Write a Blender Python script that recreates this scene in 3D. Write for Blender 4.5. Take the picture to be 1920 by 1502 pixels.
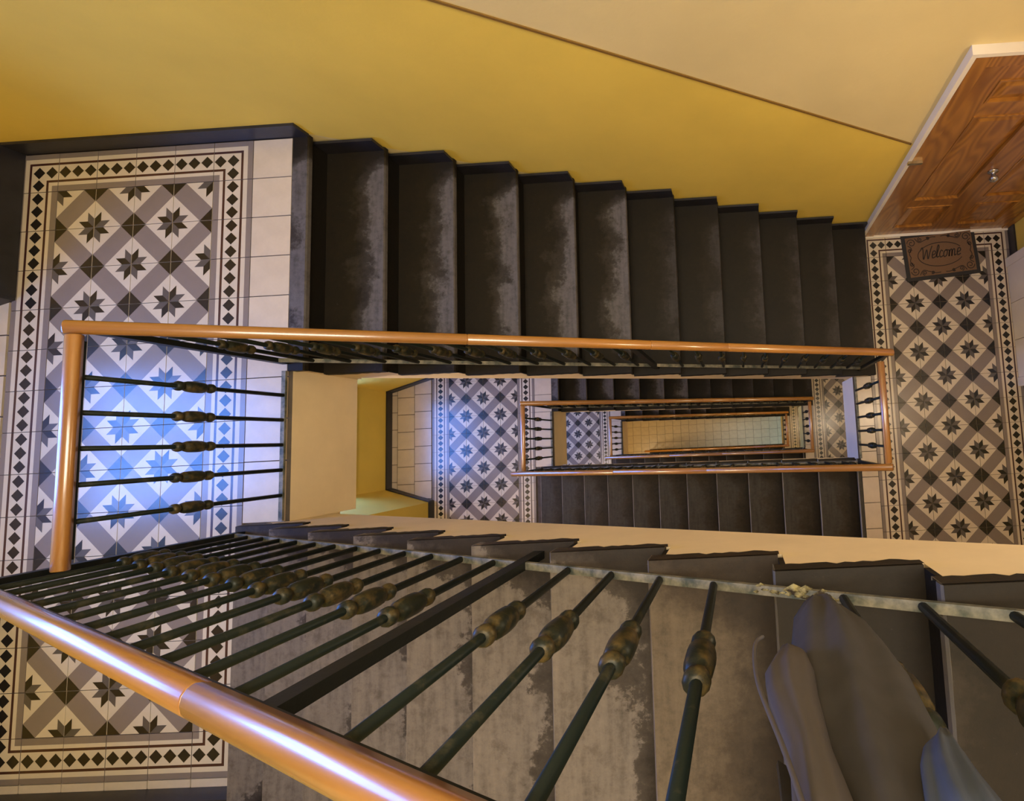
import bpy, bmesh, math, random
from mathutils import Matrix, Vector
random.seed(7)
for o in list(bpy.data.objects):
    bpy.data.objects.remove(o)
scn = bpy.context.scene
COL = scn.collection

# ------------------------------------------------------------------ camera, world, lights, exposure
CZ = 2.617
cam_d = bpy.data.cameras.new('camera')
cam = bpy.data.objects.new('camera', cam_d)
COL.objects.link(cam)
cam_d.sensor_width = 36.0
cam_d.lens = 1055.19 / 1920 * 36
cam_d.shift_x = (960 - 1355.97) / 1920
cam_d.shift_y = (716.56 - 751) / 1920
cam_d.clip_start = 0.02
rot = Matrix(((0.99821236, 0.05455728, 0.02440471),
              (-0.05193488, 0.99387339, -0.09756252),
              (-0.02957794, 0.09612065, 0.99493013)))
cam.matrix_world = Matrix.Translation((0, 0, CZ)) @ rot.to_4x4()
scn.camera = cam

W = bpy.data.worlds.new('world')
scn.world = W
W.use_nodes = True
bg = W.node_tree.nodes['Background']
bg.inputs[0].default_value = (0.30, 0.48, 1.0, 1)
bg.inputs[1].default_value = 1.0

def area(name, loc, rot, sx, sy, col, power):
    d = bpy.data.lights.new(name, 'AREA')
    d.shape = 'RECTANGLE'; d.size = sx; d.size_y = sy
    d.color = col; d.energy = power
    o = bpy.data.objects.new(name, d); COL.objects.link(o)
    o.location = loc; o.rotation_euler = rot
    return o

H = 1.905          # half storey
R_ = H / 12        # riser
T = 0.2865         # going
XW0, XW1 = -2.13, 0.93            # well ends
XL, XR = -3.54, 2.285             # end walls
YB, YF = 1.615, -1.452            # back wall (top of picture) / front wall
ZG = -6 * H                       # ground
ZC = 4.6                          # ceiling
AX = -4.03                        # back of the window recess
WARM = (1.0, 0.80, 0.55)
# daylight through the roof light over the well, and through the three landing windows
area('skylight_light', (0.1, 0.1, ZC + 0.16), (0, 0, 0), 2.6, 1.5, (1.0, 0.88, 0.66), 205)
for n, p in ((0, 150), (1, 125), (2, 110)):
    area('window_light', (AX - 0.40, 0.16, -2 * H * n + 1.70), (0, -math.pi / 2, 0), 2.0, 1.1, (0.10, 0.29, 1.0), p)
area('street_door_light', (XR + 0.25, -0.1, ZG + 1.15), (0, math.pi / 2, 0), 2.0, 1.2, (0.30, 0.50, 1.0), 95)
scn.view_settings.view_transform = 'Standard'
scn.view_settings.look = 'None'
scn.view_settings.gamma = 1.0
scn.view_settings.use_curve_mapping = False
scn.view_settings.exposure = 0.14

# ------------------------------------------------------------------ materials
MAT = {}
def nodes_mat(name):
    m = bpy.data.materials.new(name); m.use_nodes = True
    nt = m.node_tree
    return m, nt, nt.nodes['Principled BSDF']

def link(nt, a, b): nt.links.new(a, b)

def ramp(nt, fac, stops):
    r = nt.nodes.new('ShaderNodeValToRGB')
    els = r.color_ramp.elements
    els[0].position, els[0].color = stops[0][0], (*stops[0][1], 1)
    els[1].position, els[1].color = stops[-1][0], (*stops[-1][1], 1)
    for p, c in stops[1:-1]:
        e = els.new(p); e.color = (*c, 1)
    link(nt, fac, r.inputs[0])
    return r.outputs[0]

def noise(nt, scale, detail=4, rough=0.6, coord='Object', stretch=None, dist=0.0):
    tc = nt.nodes.new('ShaderNodeTexCoord')
    src = tc.outputs[coord]
    if stretch:
        mp = nt.nodes.new('ShaderNodeMapping'); mp.inputs['Scale'].default_value = stretch
        link(nt, src, mp.inputs[0]); src = mp.outputs[0]
    n = nt.nodes.new('ShaderNodeTexNoise')
    n.inputs['Scale'].default_value = scale; n.inputs['Detail'].default_value = detail
    n.inputs['Roughness'].default_value = rough; n.inputs['Distortion'].default_value = dist
    link(nt, src, n.inputs['Vector'])
    return n.outputs['Fac']

def bump(nt, bsdf, h, strength=0.2, dist=0.01):
    b = nt.nodes.new('ShaderNodeBump'); b.inputs['Strength'].default_value = strength
    b.inputs['Distance'].default_value = dist
    link(nt, h, b.inputs['Height']); link(nt, b.outputs[0], bsdf.inputs['Normal'])

def math_n(nt, op, a, b, clamp=False):
    n = nt.nodes.new('ShaderNodeMath'); n.operation = op; n.use_clamp = clamp
    for i, v in enumerate((a, b)):
        if v is None: continue
        if isinstance(v, (int, float)): n.inputs[i].default_value = v
        else: link(nt, v, n.inputs[i])
    return n.outputs[0]

def mixc(nt, fac, a, b):
    n = nt.nodes.new('ShaderNodeMix'); n.data_type = 'RGBA'
    for s, v in ((n.inputs[0], fac), (n.inputs[6], a), (n.inputs[7], b)):
        if isinstance(v, (int, float)): s.default_value = v
        elif isinstance(v, tuple): s.default_value = (*v, 1)
        else: link(nt, v, s)
    return n.outputs[2]

def rnd(nt):
    return nt.nodes.new('ShaderNodeObjectInfo').outputs['Random']

def plaster(name, c, var=0.10, scale=1.6, rough=0.75):
    m, nt, b = nodes_mat(name)
    n1 = noise(nt, scale, 5, 0.6)
    lo = tuple(v * (1 - var) for v in c); hi = tuple(min(1, v * (1 + var)) for v in c)
    link(nt, ramp(nt, n1, [(0.3, lo), (0.7, hi)]), b.inputs['Base Color'])
    b.inputs['Roughness'].default_value = rough
    bump(nt, b, noise(nt, 60, 3, 0.6), 0.10, 0.004)
    MAT[name] = m
plaster('yellow', (0.74, 0.53, 0.085), 0.07)
plaster('cream', (0.69, 0.56, 0.27), 0.06)
plaster('stringer_cream', (0.69, 0.55, 0.35), 0.08, 3)
plaster('white_paint', (0.78, 0.72, 0.62), 0.06, 3, 0.5)
plaster('lemon', (0.80, 0.66, 0.20), 0.06, 3)
plaster('skirting', (0.015, 0.0145, 0.019), 0.35, 8, 0.40)
plaster('grout', (0.09, 0.068, 0.052), 0.25, 12, 0.9)

def tile_mat(name, c, var=0.08, coat=0.6):
    m, nt, b = nodes_mat(name)
    n1 = noise(nt, 9, 5, 0.65)
    k = mixc(nt, n1, tuple(v * (1 - var * 2) for v in c), tuple(min(1, v * (1 + var)) for v in c))
    k = mixc(nt, math_n(nt, 'MULTIPLY', rnd(nt), 0.16), k, tuple(v * 0.62 for v in (c[0], c[1] * 0.93, c[2] * 0.82)))
    link(nt, k, b.inputs['Base Color'])
    b.inputs['Roughness'].default_value = 0.34
    b.inputs['Specular IOR Level'].default_value = 0.2
    b.inputs['Coat Weight'].default_value = coat
    b.inputs['Coat Roughness'].default_value = 0.22
    b.inputs['Coat IOR'].default_value = 1.6
    bump(nt, b, noise(nt, 5, 3, 0.5), 0.05, 0.01)
    MAT[name] = m
tile_mat('t_white', (0.61, 0.535, 0.43))
tile_mat('t_grey', (0.215, 0.178, 0.165))
tile_mat('t_dark', (0.010, 0.009, 0.0095), 0.2)
tile_mat('t_mid', (0.090, 0.080, 0.078), 0.12)
tile_mat('t_maroon', (0.055, 0.018, 0.017), 0.2)
tile_mat('t_plain', (0.61, 0.52, 0.42), 0.12)
tile_mat('t_ochre', (0.56, 0.46, 0.25), 0.14)

def step_mat(name, reach, soft, worn, paint=(0.0145, 0.0130, 0.0115), brown=(0.052, 0.036, 0.018), spec=0.2, lip=0.0, lipc=(0.26, 0.24, 0.21)):
    """black floor paint worn off from the nosing (local x = 0) inwards; local y runs along the tread"""
    m, nt, b = nodes_mat(name)
    tc = nt.nodes.new('ShaderNodeTexCoord')
    sx = nt.nodes.new('ShaderNodeSeparateXYZ'); link(nt, tc.outputs['Object'], sx.inputs[0])
    # shift noise per tread
    add = nt.nodes.new('ShaderNodeVectorMath'); add.operation = 'ADD'
    cmb = nt.nodes.new('ShaderNodeCombineXYZ')
    link(nt, math_n(nt, 'MULTIPLY', rnd(nt), 37.0), cmb.inputs[1])
    link(nt, tc.outputs['Object'], add.inputs[0]); link(nt, cmb.outputs[0], add.inputs[1])
    def nz(scale, detail, rough):
        n = nt.nodes.new('ShaderNodeTexNoise'); n.inputs['Scale'].default_value = scale
        n.inputs['Detail'].default_value = detail; n.inputs['Roughness'].default_value = rough
        link(nt, add.outputs[0], n.inputs['Vector']); return n.outputs['Fac']
    big, fine = nz(4.5, 3, 0.5), nz(38, 6, 0.75)
    blot = nz(14, 5, 0.7)
    e = math_n(nt, 'ABSOLUTE', sx.outputs[1], None)                     # ends of the tread keep their paint
    ends = math_n(nt, 'MULTIPLY', math_n(nt, 'MAXIMUM', math_n(nt, 'SUBTRACT', e, 0.42), 0.0), 1.2)
    edge = math_n(nt, 'ADD', math_n(nt, 'MULTIPLY', math_n(nt, 'SUBTRACT', big, 0.5), 0.30),
                  math_n(nt, 'MULTIPLY', math_n(nt, 'SUBTRACT', fine, 0.5), 0.14))
    edge = math_n(nt, 'ADD', edge, math_n(nt, 'MULTIPLY', math_n(nt, 'SUBTRACT', blot, 0.5), 0.14))
    d = math_n(nt, 'SUBTRACT', math_n(nt, 'ADD', edge, reach), math_n(nt, 'ADD', sx.outputs[0], ends))
    mask = math_n(nt, 'MULTIPLY', d, 1.0 / soft, True)
    holes = nt.nodes.new('ShaderNodeMapRange'); holes.inputs[1].default_value = 0.54; holes.inputs[2].default_value = 0.66
    link(nt, blot, holes.inputs[0])
    mask = math_n(nt, 'MULTIPLY', mask, math_n(nt, 'SUBTRACT', 1.0, math_n(nt, 'MULTIPLY', holes.outputs[0], 0.55)))
    st = nt.nodes.new('ShaderNodeTexNoise'); st.inputs['Scale'].default_value = 1.0; st.inputs['Detail'].default_value = 5
    mps = nt.nodes.new('ShaderNodeMapping'); mps.inputs['Scale'].default_value = (42, 5, 5)
    link(nt, add.outputs[0], mps.inputs[0]); link(nt, mps.outputs[0], st.inputs['Vector'])
    grain = math_n(nt, 'ADD', math_n(nt, 'MULTIPLY', fine, 0.5), math_n(nt, 'MULTIPLY', st.outputs['Fac'], 0.5))
    wc = ramp(nt, grain, [(0.30, tuple(v * 0.45 for v in worn)), (0.5, worn), (0.72, tuple(v * 1.35 for v in worn))])
    pc = mixc(nt, math_n(nt, 'ADD', math_n(nt, 'MULTIPLY', nz(7, 4, 0.6), 0.5), math_n(nt, 'MULTIPLY', math_n(nt, 'SUBTRACT', fine, 0.35), 0.7), True), paint, brown)
    halo = math_n(nt, 'MULTIPLY', math_n(nt, 'ADD', d, 0.075), 9.0, True)
    pc = mixc(nt, math_n(nt, 'MULTIPLY', halo, 0.65), pc, tuple((a_ + b_) / 2 for a_, b_ in zip(brown, worn)))
    specks = nt.nodes.new('ShaderNodeMapRange'); specks.inputs[1].default_value = 0.66; specks.inputs[2].default_value = 0.72
    link(nt, nz(55, 5, 0.7), specks.inputs[0])
    pc = mixc(nt, math_n(nt, 'MULTIPLY', specks.outputs[0], 0.5), pc, worn)
    col = mixc(nt, mask, pc, wc)
    if lip:                                                             # paint rubbed off the very edge of the nosing
        lm = math_n(nt, 'LESS_THAN', sx.outputs[0], math_n(nt, 'MULTIPLY', big, lip * 2))
        col = mixc(nt, math_n(nt, 'MULTIPLY', lm, 0.85), col, lipc)
    link(nt, col, b.inputs['Base Color'])
    b.inputs['Roughness'].default_value = 0.58
    b.inputs['Specular IOR Level'].default_value = spec
    bump(nt, b, math_n(nt, 'ADD', math_n(nt, 'MULTIPLY', mask, -0.6), fine), 0.25, 0.004)
    MAT[name] = m
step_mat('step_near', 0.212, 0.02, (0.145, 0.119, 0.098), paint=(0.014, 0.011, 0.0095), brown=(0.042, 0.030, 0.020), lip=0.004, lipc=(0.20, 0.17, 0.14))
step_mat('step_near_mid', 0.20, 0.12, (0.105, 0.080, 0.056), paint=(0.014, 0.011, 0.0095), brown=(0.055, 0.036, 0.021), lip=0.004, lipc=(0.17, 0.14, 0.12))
step_mat('step_near_top', -0.02, 0.05, (0.070, 0.056, 0.045), paint=(0.012, 0.010, 0.0085), brown=(0.030, 0.022, 0.015), lip=0.004, lipc=(0.12, 0.11, 0.10))  # less worn, and shade at the flight's top darkened into the colours
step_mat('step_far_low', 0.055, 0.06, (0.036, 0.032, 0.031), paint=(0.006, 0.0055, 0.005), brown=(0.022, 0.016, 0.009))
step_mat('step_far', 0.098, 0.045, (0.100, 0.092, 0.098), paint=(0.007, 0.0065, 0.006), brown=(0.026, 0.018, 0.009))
step_mat('step_deep', 0.17, 0.06, (0.048, 0.044, 0.038), paint=(0.010, 0.009, 0.008), lip=0.006)
step_mat('riser_black', -0.5, 0.1, (0.05, 0.05, 0.05), paint=(0.006, 0.0055, 0.005), brown=(0.012, 0.010, 0.008))

def metal(name, base, patch, lo, hi, rough=0.42, metallic=0.35, scale=22):
    m, nt, b = nodes_mat(name)
    tc = nt.nodes.new('ShaderNodeTexCoord')
    n = nt.nodes.new('ShaderNodeTexNoise'); n.inputs['Scale'].default_value = scale; n.inputs['Detail'].default_value = 5
    n.inputs['Roughness'].default_value = 0.65
    add = nt.nodes.new('ShaderNodeVectorMath'); add.operation = 'ADD'
    cmb = nt.nodes.new('ShaderNodeCombineXYZ'); link(nt, math_n(nt, 'MULTIPLY', rnd(nt), 50.0), cmb.inputs[0])
    link(nt, tc.outputs['Object'], add.inputs[0]); link(nt, cmb.outputs[0], add.inputs[1])
    link(nt, add.outputs[0], n.inputs['Vector'])
    link(nt, ramp(nt, n.outputs['Fac'], [(lo, base), (hi, patch)]), b.inputs['Base Color'])
    b.inputs['Roughness'].default_value = rough; b.inputs['Metallic'].default_value = metallic
    bump(nt, b, n.outputs['Fac'], 0.25, 0.003)
    if metallic < .3: b.inputs['Specular IOR Level'].default_value = 0.28
    MAT[name] = m
metal('iron', (0.006, 0.008, 0.008), (0.026, 0.023, 0.016), 0.55, 0.85, 0.5, 0.1)
metal('iron_green', (0.005, 0.0105, 0.0095), (0.050, 0.046, 0.028), 0.54, 0.80, 0.5, 0.1)
metal('collar', (0.016, 0.020, 0.015), (0.110, 0.076, 0.028), 0.46, 0.70, 0.42, 0.25, 34)
metal('shoe', (0.060, 0.070, 0.062), (0.30, 0.27, 0.21), 0.40, 0.72, 0.5, 0.1, 16)
metal('brass', (0.30, 0.22, 0.10), (0.55, 0.48, 0.34), 0.3, 0.7, 0.25, 0.9)
metal('steel', (0.35, 0.33, 0.31), (0.6, 0.58, 0.55), 0.3, 0.7, 0.25, 0.9)

def wood(name, dark, light, stretch, coat=0.8, crough=0.12, rings=False, rvar=0.5):
    m, nt, b = nodes_mat(name)
    tc = nt.nodes.new('ShaderNodeTexCoord')
    mp = nt.nodes.new('ShaderNodeMapping'); mp.inputs['Scale'].default_value = stretch
    link(nt, tc.outputs['Object'], mp.inputs[0])
    cmb = nt.nodes.new('ShaderNodeCombineXYZ'); link(nt, math_n(nt, 'MULTIPLY', rnd(nt), 40.0), cmb.inputs[1])
    link(nt, cmb.outputs[0], mp.inputs['Location'])
    n = nt.nodes.new('ShaderNodeTexNoise'); n.inputs['Scale'].default_value = 1.0; n.inputs['Detail'].default_value = 5
    n.inputs['Roughness'].default_value = 0.6; n.inputs['Distortion'].default_value = 0.6
    link(nt, mp.outputs[0], n.inputs['Vector'])
    fac = n.outputs['Fac']
    if rings:
        mp2 = nt.nodes.new('ShaderNodeMapping'); mp2.inputs['Scale'].default_value = (5.0, 3.0, 1.1)
        link(nt, tc.outputs['Object'], mp2.inputs[0]); link(nt, cmb.outputs[0], mp2.inputs['Location'])
        n2 = nt.nodes.new('ShaderNodeTexNoise'); n2.inputs['Scale'].default_value = 1.0; n2.inputs['Detail'].default_value = 1.0
        link(nt, mp2.outputs[0], n2.inputs['Vector'])
        ring = math_n(nt, 'SINE', math_n(nt, 'MULTIPLY', n2.outputs['Fac'], 85.0), None)
        fac = math_n(nt, 'ADD', math_n(nt, 'MULTIPLY', n.outputs['Fac'], 0.8), math_n(nt, 'ADD', math_n(nt, 'MULTIPLY', ring, 0.13), 0.12))
    k = ramp(nt, fac, [(0.25, dark), (0.75, light)])
    k = mixc(nt, math_n(nt, 'MULTIPLY', rnd(nt), rvar), k, tuple(v * 0.55 for v in dark))
    link(nt, k, b.inputs['Base Color'])
    b.inputs['Roughness'].default_value = 0.4
    b.inputs['Coat Weight'].default_value = coat; b.inputs['Coat Roughness'].default_value = crough
    MAT[name] = m
wood('rail_wood', (0.25, 0.098, 0.017), (0.44, 0.188, 0.036), (2.0, 26, 26), 1.0, 0.19, rvar=0.35)
MAT['rail_wood'].node_tree.nodes['Principled BSDF'].inputs['Coat IOR'].default_value = 1.75
wood('door_wood', (0.19, 0.064, 0.008), (0.47, 0.20, 0.028), (7, 3, 0.8), 0.7, 0.18, rings=True, rvar=0.2)

def simple(name, c, rough=0.6, metallic=0.0, var=0.15, scale=20, emit=None):
    m, nt, b = nodes_mat(name)
    n = noise(nt, scale, 4)
    link(nt, mixc(nt, n, tuple(v * (1 - var) for v in c), tuple(min(1, v * (1 + var)) for v in c)), b.inputs['Base Color'])
    b.inputs['Roughness'].default_value = rough; b.inputs['Metallic'].default_value = metallic
    if emit:
        b.inputs['Emission Color'].default_value = (*emit[0], 1); b.inputs['Emission Strength'].default_value = emit[1]
    MAT[name] = m
simple('mat_coir', (0.155, 0.088, 0.046), 0.95, 0, 0.35, 240)
simple('mat_rubber', (0.016, 0.015, 0.016), 0.7)
simple('mat_print', (0.026, 0.018, 0.014), 0.9)
simple('cloth_grey', (0.044, 0.043, 0.052), 0.75, 0, 0.45, 14)
simple('cloth_light', (0.074, 0.065, 0.070), 0.7, 0, 0.12, 30)
simple('cloth_blue_sheen', (0.05, 0.07, 0.12), 0.55, 0, 0.5, 12)
simple('fill_globe_glass', (0.9, 0.85, 0.75), 0.3, 0, 0.02, 5, ((1.0, 0.80, 0.55), 6.0))
m, nt, b = nodes_mat('pane_glass')
for n in list(nt.nodes):
    if n.type == 'BSDF_PRINCIPLED': nt.nodes.remove(n)
tr = nt.nodes.new('ShaderNodeBsdfTransparent'); gl = nt.nodes.new('ShaderNodeBsdfGlossy'); gl.inputs['Roughness'].default_value = 0.05
mx = nt.nodes.new('ShaderNodeMixShader'); mx.inputs[0].default_value = 0.07
link(nt, tr.outputs[0], mx.inputs[1]); link(nt, gl.outputs[0], mx.inputs[2])
link(nt, mx.outputs[0], nt.nodes['Material Output'].inputs[0])
MAT['pane_glass'] = m

# ------------------------------------------------------------------ helpers
def me(name, verts, faces, mats, idx=None, smooth=False):
    d = bpy.data.meshes.new(name)
    d.from_pydata([tuple(v) for v in verts], [], faces)
    for k in ([mats] if isinstance(mats, str) else mats): d.materials.append(MAT[k])
    if idx: d.polygons.foreach_set('material_index', idx)
    if smooth: d.polygons.foreach_set('use_smooth', [True] * len(d.polygons))
    d.update()
    return d

def ob(name, data, parent=None, loc=(0, 0, 0), rot=(0, 0, 0)):
    o = bpy.data.objects.new(name, data); COL.objects.link(o)
    o.location = loc; o.rotation_euler = rot
    if parent: o.parent = parent
    return o

def tag(o, label, cat, group=None, kind=None):
    o['label'] = label; o['category'] = cat
    if group: o['group'] = group
    if kind: o['kind'] = kind
    return o

class MB:
    def __init__(s): s.v = []; s.f = []; s.i = []
    def add(s, vs, fs, mi=0):
        n = len(s.v); s.v += [tuple(v) for v in vs]
        s.f += [tuple(k + n for k in f) for f in fs]; s.i += [mi] * len(fs)
        return s
    def box(s, x0, x1, y0, y1, z0, z1, mi=0):
        return s.add([(x0, y0, z0), (x1, y0, z0), (x1, y1, z0), (x0, y1, z0), (x0, y0, z1), (x1, y0, z1), (x1, y1, z1), (x0, y1, z1)],
                     [(3, 2, 1, 0), (4, 5, 6, 7), (0, 1, 5, 4), (1, 2, 6, 5), (2, 3, 7, 6), (3, 0, 4, 7)], mi)
    def prism_z(s, poly, z0, z1, mi=0):
        n = len(poly)
        vs = [(x, y, z0) for x, y in poly] + [(x, y, z1) for x, y in poly]
        fs = [tuple(range(n - 1, -1, -1)), tuple(range(n, 2 * n))] + [(k, (k + 1) % n, n + (k + 1) % n, n + k) for k in range(n)]
        return s.add(vs, fs, mi)
    def prism_y(s, poly, y0, y1, mi=0):            # poly in (x, z)
        n = len(poly)
        vs = [(x, y0, z) for x, z in poly] + [(x, y1, z) for x, z in poly]
        fs = [tuple(range(n)), tuple(range(2 * n - 1, n - 1, -1))] + [((k + 1) % n, k, n + k, n + (k + 1) % n) for k in range(n)]
        return s.add(vs, fs, mi)
    def frustum(s, x0, x1, z0, z1, y, dy, inset, mi=0):   # raised panel on a wall facing -y
        a = [(x0, y, z0), (x1, y, z0), (x1, y, z1), (x0, y, z1)]
        b = [(x0 + inset, y + dy, z0 + inset), (x1 - inset, y + dy, z0 + inset), (x1 - inset, y + dy, z1 - inset), (x0 + inset, y + dy, z1 - inset)]
        return s.add(a + b, [(4, 5, 6, 7), (0, 1, 5, 4), (1, 2, 6, 5), (2, 3, 7, 6), (3, 0, 4, 7)], mi)
    def lathe(s, prof, seg=10, mi=0, cx=0, cy=0):
        n = len(prof); vs = []; fs = []
        for z, r in prof:
            for k in range(seg):
                a = 2 * math.pi * k / seg; vs.append((cx + r * math.cos(a), cy + r * math.sin(a), z))
        for j in range(n - 1):
            for k in range(seg):
                fs.append((j * seg + k, j * seg + (k + 1) % seg, (j + 1) * seg + (k + 1) % seg, (j + 1) * seg + k))
        fs.append(tuple(range(seg - 1, -1, -1))); fs.append(tuple((n - 1) * seg + k for k in range(seg)))
        return s.add(vs, fs, mi)
    def ribbon(s, pts, w, z0, z1, mi=0):
        m = len(pts); vs = []
        for k, (x, y) in enumerate(pts):
            a = pts[max(0, k - 1)]; b = pts[min(m - 1, k + 1)]
            dx, dy = b[0] - a[0], b[1] - a[1]; l = math.hypot(dx, dy) or 1
            nx, ny = -dy / l * w / 2, dx / l * w / 2
            vs += [(x + nx, y + ny, z1), (x - nx, y - ny, z1), (x + nx, y + ny, z0), (x - nx, y - ny, z0)]
        fs = []
        for k in range(m - 1):
            i = 4 * k; j = i + 4
            fs += [(i, i + 1, j + 1, j), (i + 2, i, j, j + 2), (i + 1, i + 3, j + 3, j + 1)]
        return s.add(vs, fs, mi)
    def build(s, name, mats, parent=None, loc=(0, 0, 0), rot=(0, 0, 0), smooth=False):
        return ob(name, me(name, s.v, s.f, mats, s.i, smooth), parent, loc, rot)
    def mesh(s, name, mats, smooth=False):
        return me(name, s.v, s.f, mats, s.i, smooth)

# ------------------------------------------------------------------ floor tiles (mesh data shared)
G = 0.0015; TS = 0.2; TH = 0.011
def tile_mesh(polys, mats, w=TS, h=TS, G=G):
    """polys: (points in 0..1, material index, lift)"""
    b = MB()
    sx, sy = w - 2 * G, h - 2 * G
    for pts, mi, lift in polys:
        b.add([(-sx / 2 + u * sx, -sy / 2 + v * sy, lift) for u, v in pts], [tuple(range(len(pts)))], mi)
    c = [(-sx / 2, -sy / 2), (sx / 2, -sy / 2), (sx / 2, sy / 2), (-sx / 2, sy / 2)]
    b.add([(x, y, 0) for x, y in c] + [(x, y, -TH) for x, y in c], [(k + 4, (k + 1) % 4 + 4, (k + 1) % 4, k) for k in range(4)], polys[0][1])
    return b.mesh('tile', mats)
a = 0.69; l = 0.232; q = l * math.sqrt(0.5); LF = 0.0004
star = [([(0, 0), (a, 0), (0, a)], 0, 0), ([(1, 1), (1 - a, 1), (1, 1 - a)], 0, 0),
        ([(a, 0), (1, 0), (1, 1 - a)], 2, 0), ([(0, a), (1 - a, 1), (0, 1)], 2, 0),
        ([(a, 0), (1, 1 - a), (1 - a, 1), (0, a)], 1, 0)]
r1 = [(0, 0), (l, 0), (l + q, q), (q, q)]; r2 = [(0, 0), (q, q), (q, l + q), (0, l)]
star += [(r1, 3, LF), (r2, 2, LF), ([(1 - x, 1 - y) for x, y in r1], 3, LF), ([(1 - x, 1 - y) for x, y in r2], 2, LF)]
STAR = tile_mesh(star, ['t_white', 't_grey', 't_dark', 't_mid'])
bands = [(0, .15, 1), (.15, .24, 0), (.24, .30, 4), (.30, .70, 0), (.70, .76, 4), (.76, .87, 0), (.87, 1, 1)]
def dia(cx, cy, r=0.155): return [(cx - r, cy), (cx, cy - r), (cx + r, cy), (cx, cy + r)]
BM_ = ['t_white', 't_grey', 't_dark', 't_mid', 't_maroon']
# border tile: outside is +v
BORDER = tile_mesh([([(0, v0), (1, v0), (1, v1), (0, v1)], mi, 0) for v0, v1, mi in bands] + [(dia((2 * k + 1) / 6, .5), 2, LF) for k in range(3)], BM_)
cp = []
for v0, v1, mi in bands:
    if v0 == 0: cp.append(([(0, 0), (v1, 0), (v1, v1), (0, v1)], mi, 0))
    else:
        cp.append(([(v0, 0), (v1, 0), (v1, v1), (v0, v0)], mi, 0)); cp.append(([(0, v0), (v0, v0), (v1, v1), (0, v1)], mi, 0))
CORNER = tile_mesh(cp + [(dia(1 / 6, .5), 2, LF), (dia(.5, .5), 2, LF), (dia(.5, 1 / 6), 2, LF)], BM_)   # outside +u +v
sq = [([(0, 0), (1, 0), (1, 1), (0, 1)], 0, 0)]
_pl = {}
def plain(w, h, mat='t_plain'):
    k = (round(w, 3), round(h, 3), mat)
    if k not in _pl: _pl[k] = tile_mesh(sq, [mat], w, h, .0024)
    return _pl[k]
def put(data, parent, x, y, z, r=0):
    return ob('tile', data, parent, (x, y, z + random.uniform(-.0004, .0004)), (0, 0, r + random.uniform(-.002, .002)))
def plain_grid(parent, xs, ys, z, mat='t_plain'):
    xs, ys = sorted(xs), sorted(ys)
    for i in range(len(xs) - 1):
        for j in range(len(ys) - 1):
            put(plain(xs[i + 1] - xs[i], ys[j + 1] - ys[j], mat), parent, (xs[i] + xs[i + 1]) / 2, (ys[j] + ys[j + 1]) / 2, z)
PI = math.pi
def clip(poly, a, b):                      # keep the part of a polygon on the left of the line a -> b
    out = []
    sd = lambda p: (b[0] - a[0]) * (p[1] - a[1]) - (b[1] - a[1]) * (p[0] - a[0])
    for i in range(len(poly)):
        p, q_ = poly[i], poly[(i + 1) % len(poly)]; sp, sq_ = sd(p), sd(q_)
        if sp >= 0: out.append(p)
        if sp * sq_ < 0:
            t_ = sp / (sp - sq_); out.append((p[0] + (q_[0] - p[0]) * t_, p[1] + (q_[1] - p[1]) * t_))
    return out
_cl = {}
def recess_tiles(parent, z):
    region = [(XL - .004, AY0 + .016), (XL - .004, AY1 - .016), (AX + .014, BY1 - .016), (AX + .014, BY0 + .016)]
    xs = [-3.955 - .2, -3.955, -3.755, -3.555, -3.53]; g = .0034
    for i in range(3):
        for j in range(8):
            x0, x1, y1 = xs[i], xs[i + 1], .88 - .2 * j - (.03 if i == 1 else 0); y0 = y1 - .2
            key = (i, j)
            if key not in _cl:
                poly = [(x0 + g, y0 + g), (x1 - g, y0 + g), (x1 - g, y1 - g), (x0 + g, y1 - g)]
                for k in range(4):
                    poly = clip(poly, region[k], region[(k + 1) % 4])
                    if len(poly) < 3: break
                _cl[key] = MB().prism_z(poly, -TH, 0).mesh('tile', ['t_plain']) if len(poly) >= 3 else None
            if _cl[key]: ob('tile', _cl[key], parent, (0, 0, z))
def rug(parent, x0, ytop, z, phase, n=4, m=13):
    """4 x 13 star tiles inside a one-tile border; x0, ytop = corner of the star field"""
    for i in range(n):
        for j in range(m):
            put(STAR, parent, x0 + (i + .5) * TS, ytop - (j + .5) * TS, z, PI / 2 if (i + j + phase) % 2 else 0)
    for i in range(n):
        put(BORDER, parent, x0 + (i + .5) * TS, ytop + TS / 2, z, 0)
        put(BORDER, parent, x0 + (i + .5) * TS, ytop - (m + .5) * TS, z, PI)
    for j in range(m):
        put(BORDER, parent, x0 - TS / 2, ytop - (j + .5) * TS, z, PI / 2)
        put(BORDER, parent, x0 + (n + .5) * TS, ytop - (j + .5) * TS, z, -PI / 2)
    put(CORNER, parent, x0 + (n + .5) * TS, ytop + TS / 2, z, 0)
    put(CORNER, parent, x0 - TS / 2, ytop + TS / 2, z, PI / 2)
    put(CORNER, parent, x0 - TS / 2, ytop - (m + .5) * TS, z, PI)
    put(CORNER, parent, x0 + (n + .5) * TS, ytop - (m + .5) * TS, z, -PI / 2)

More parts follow.
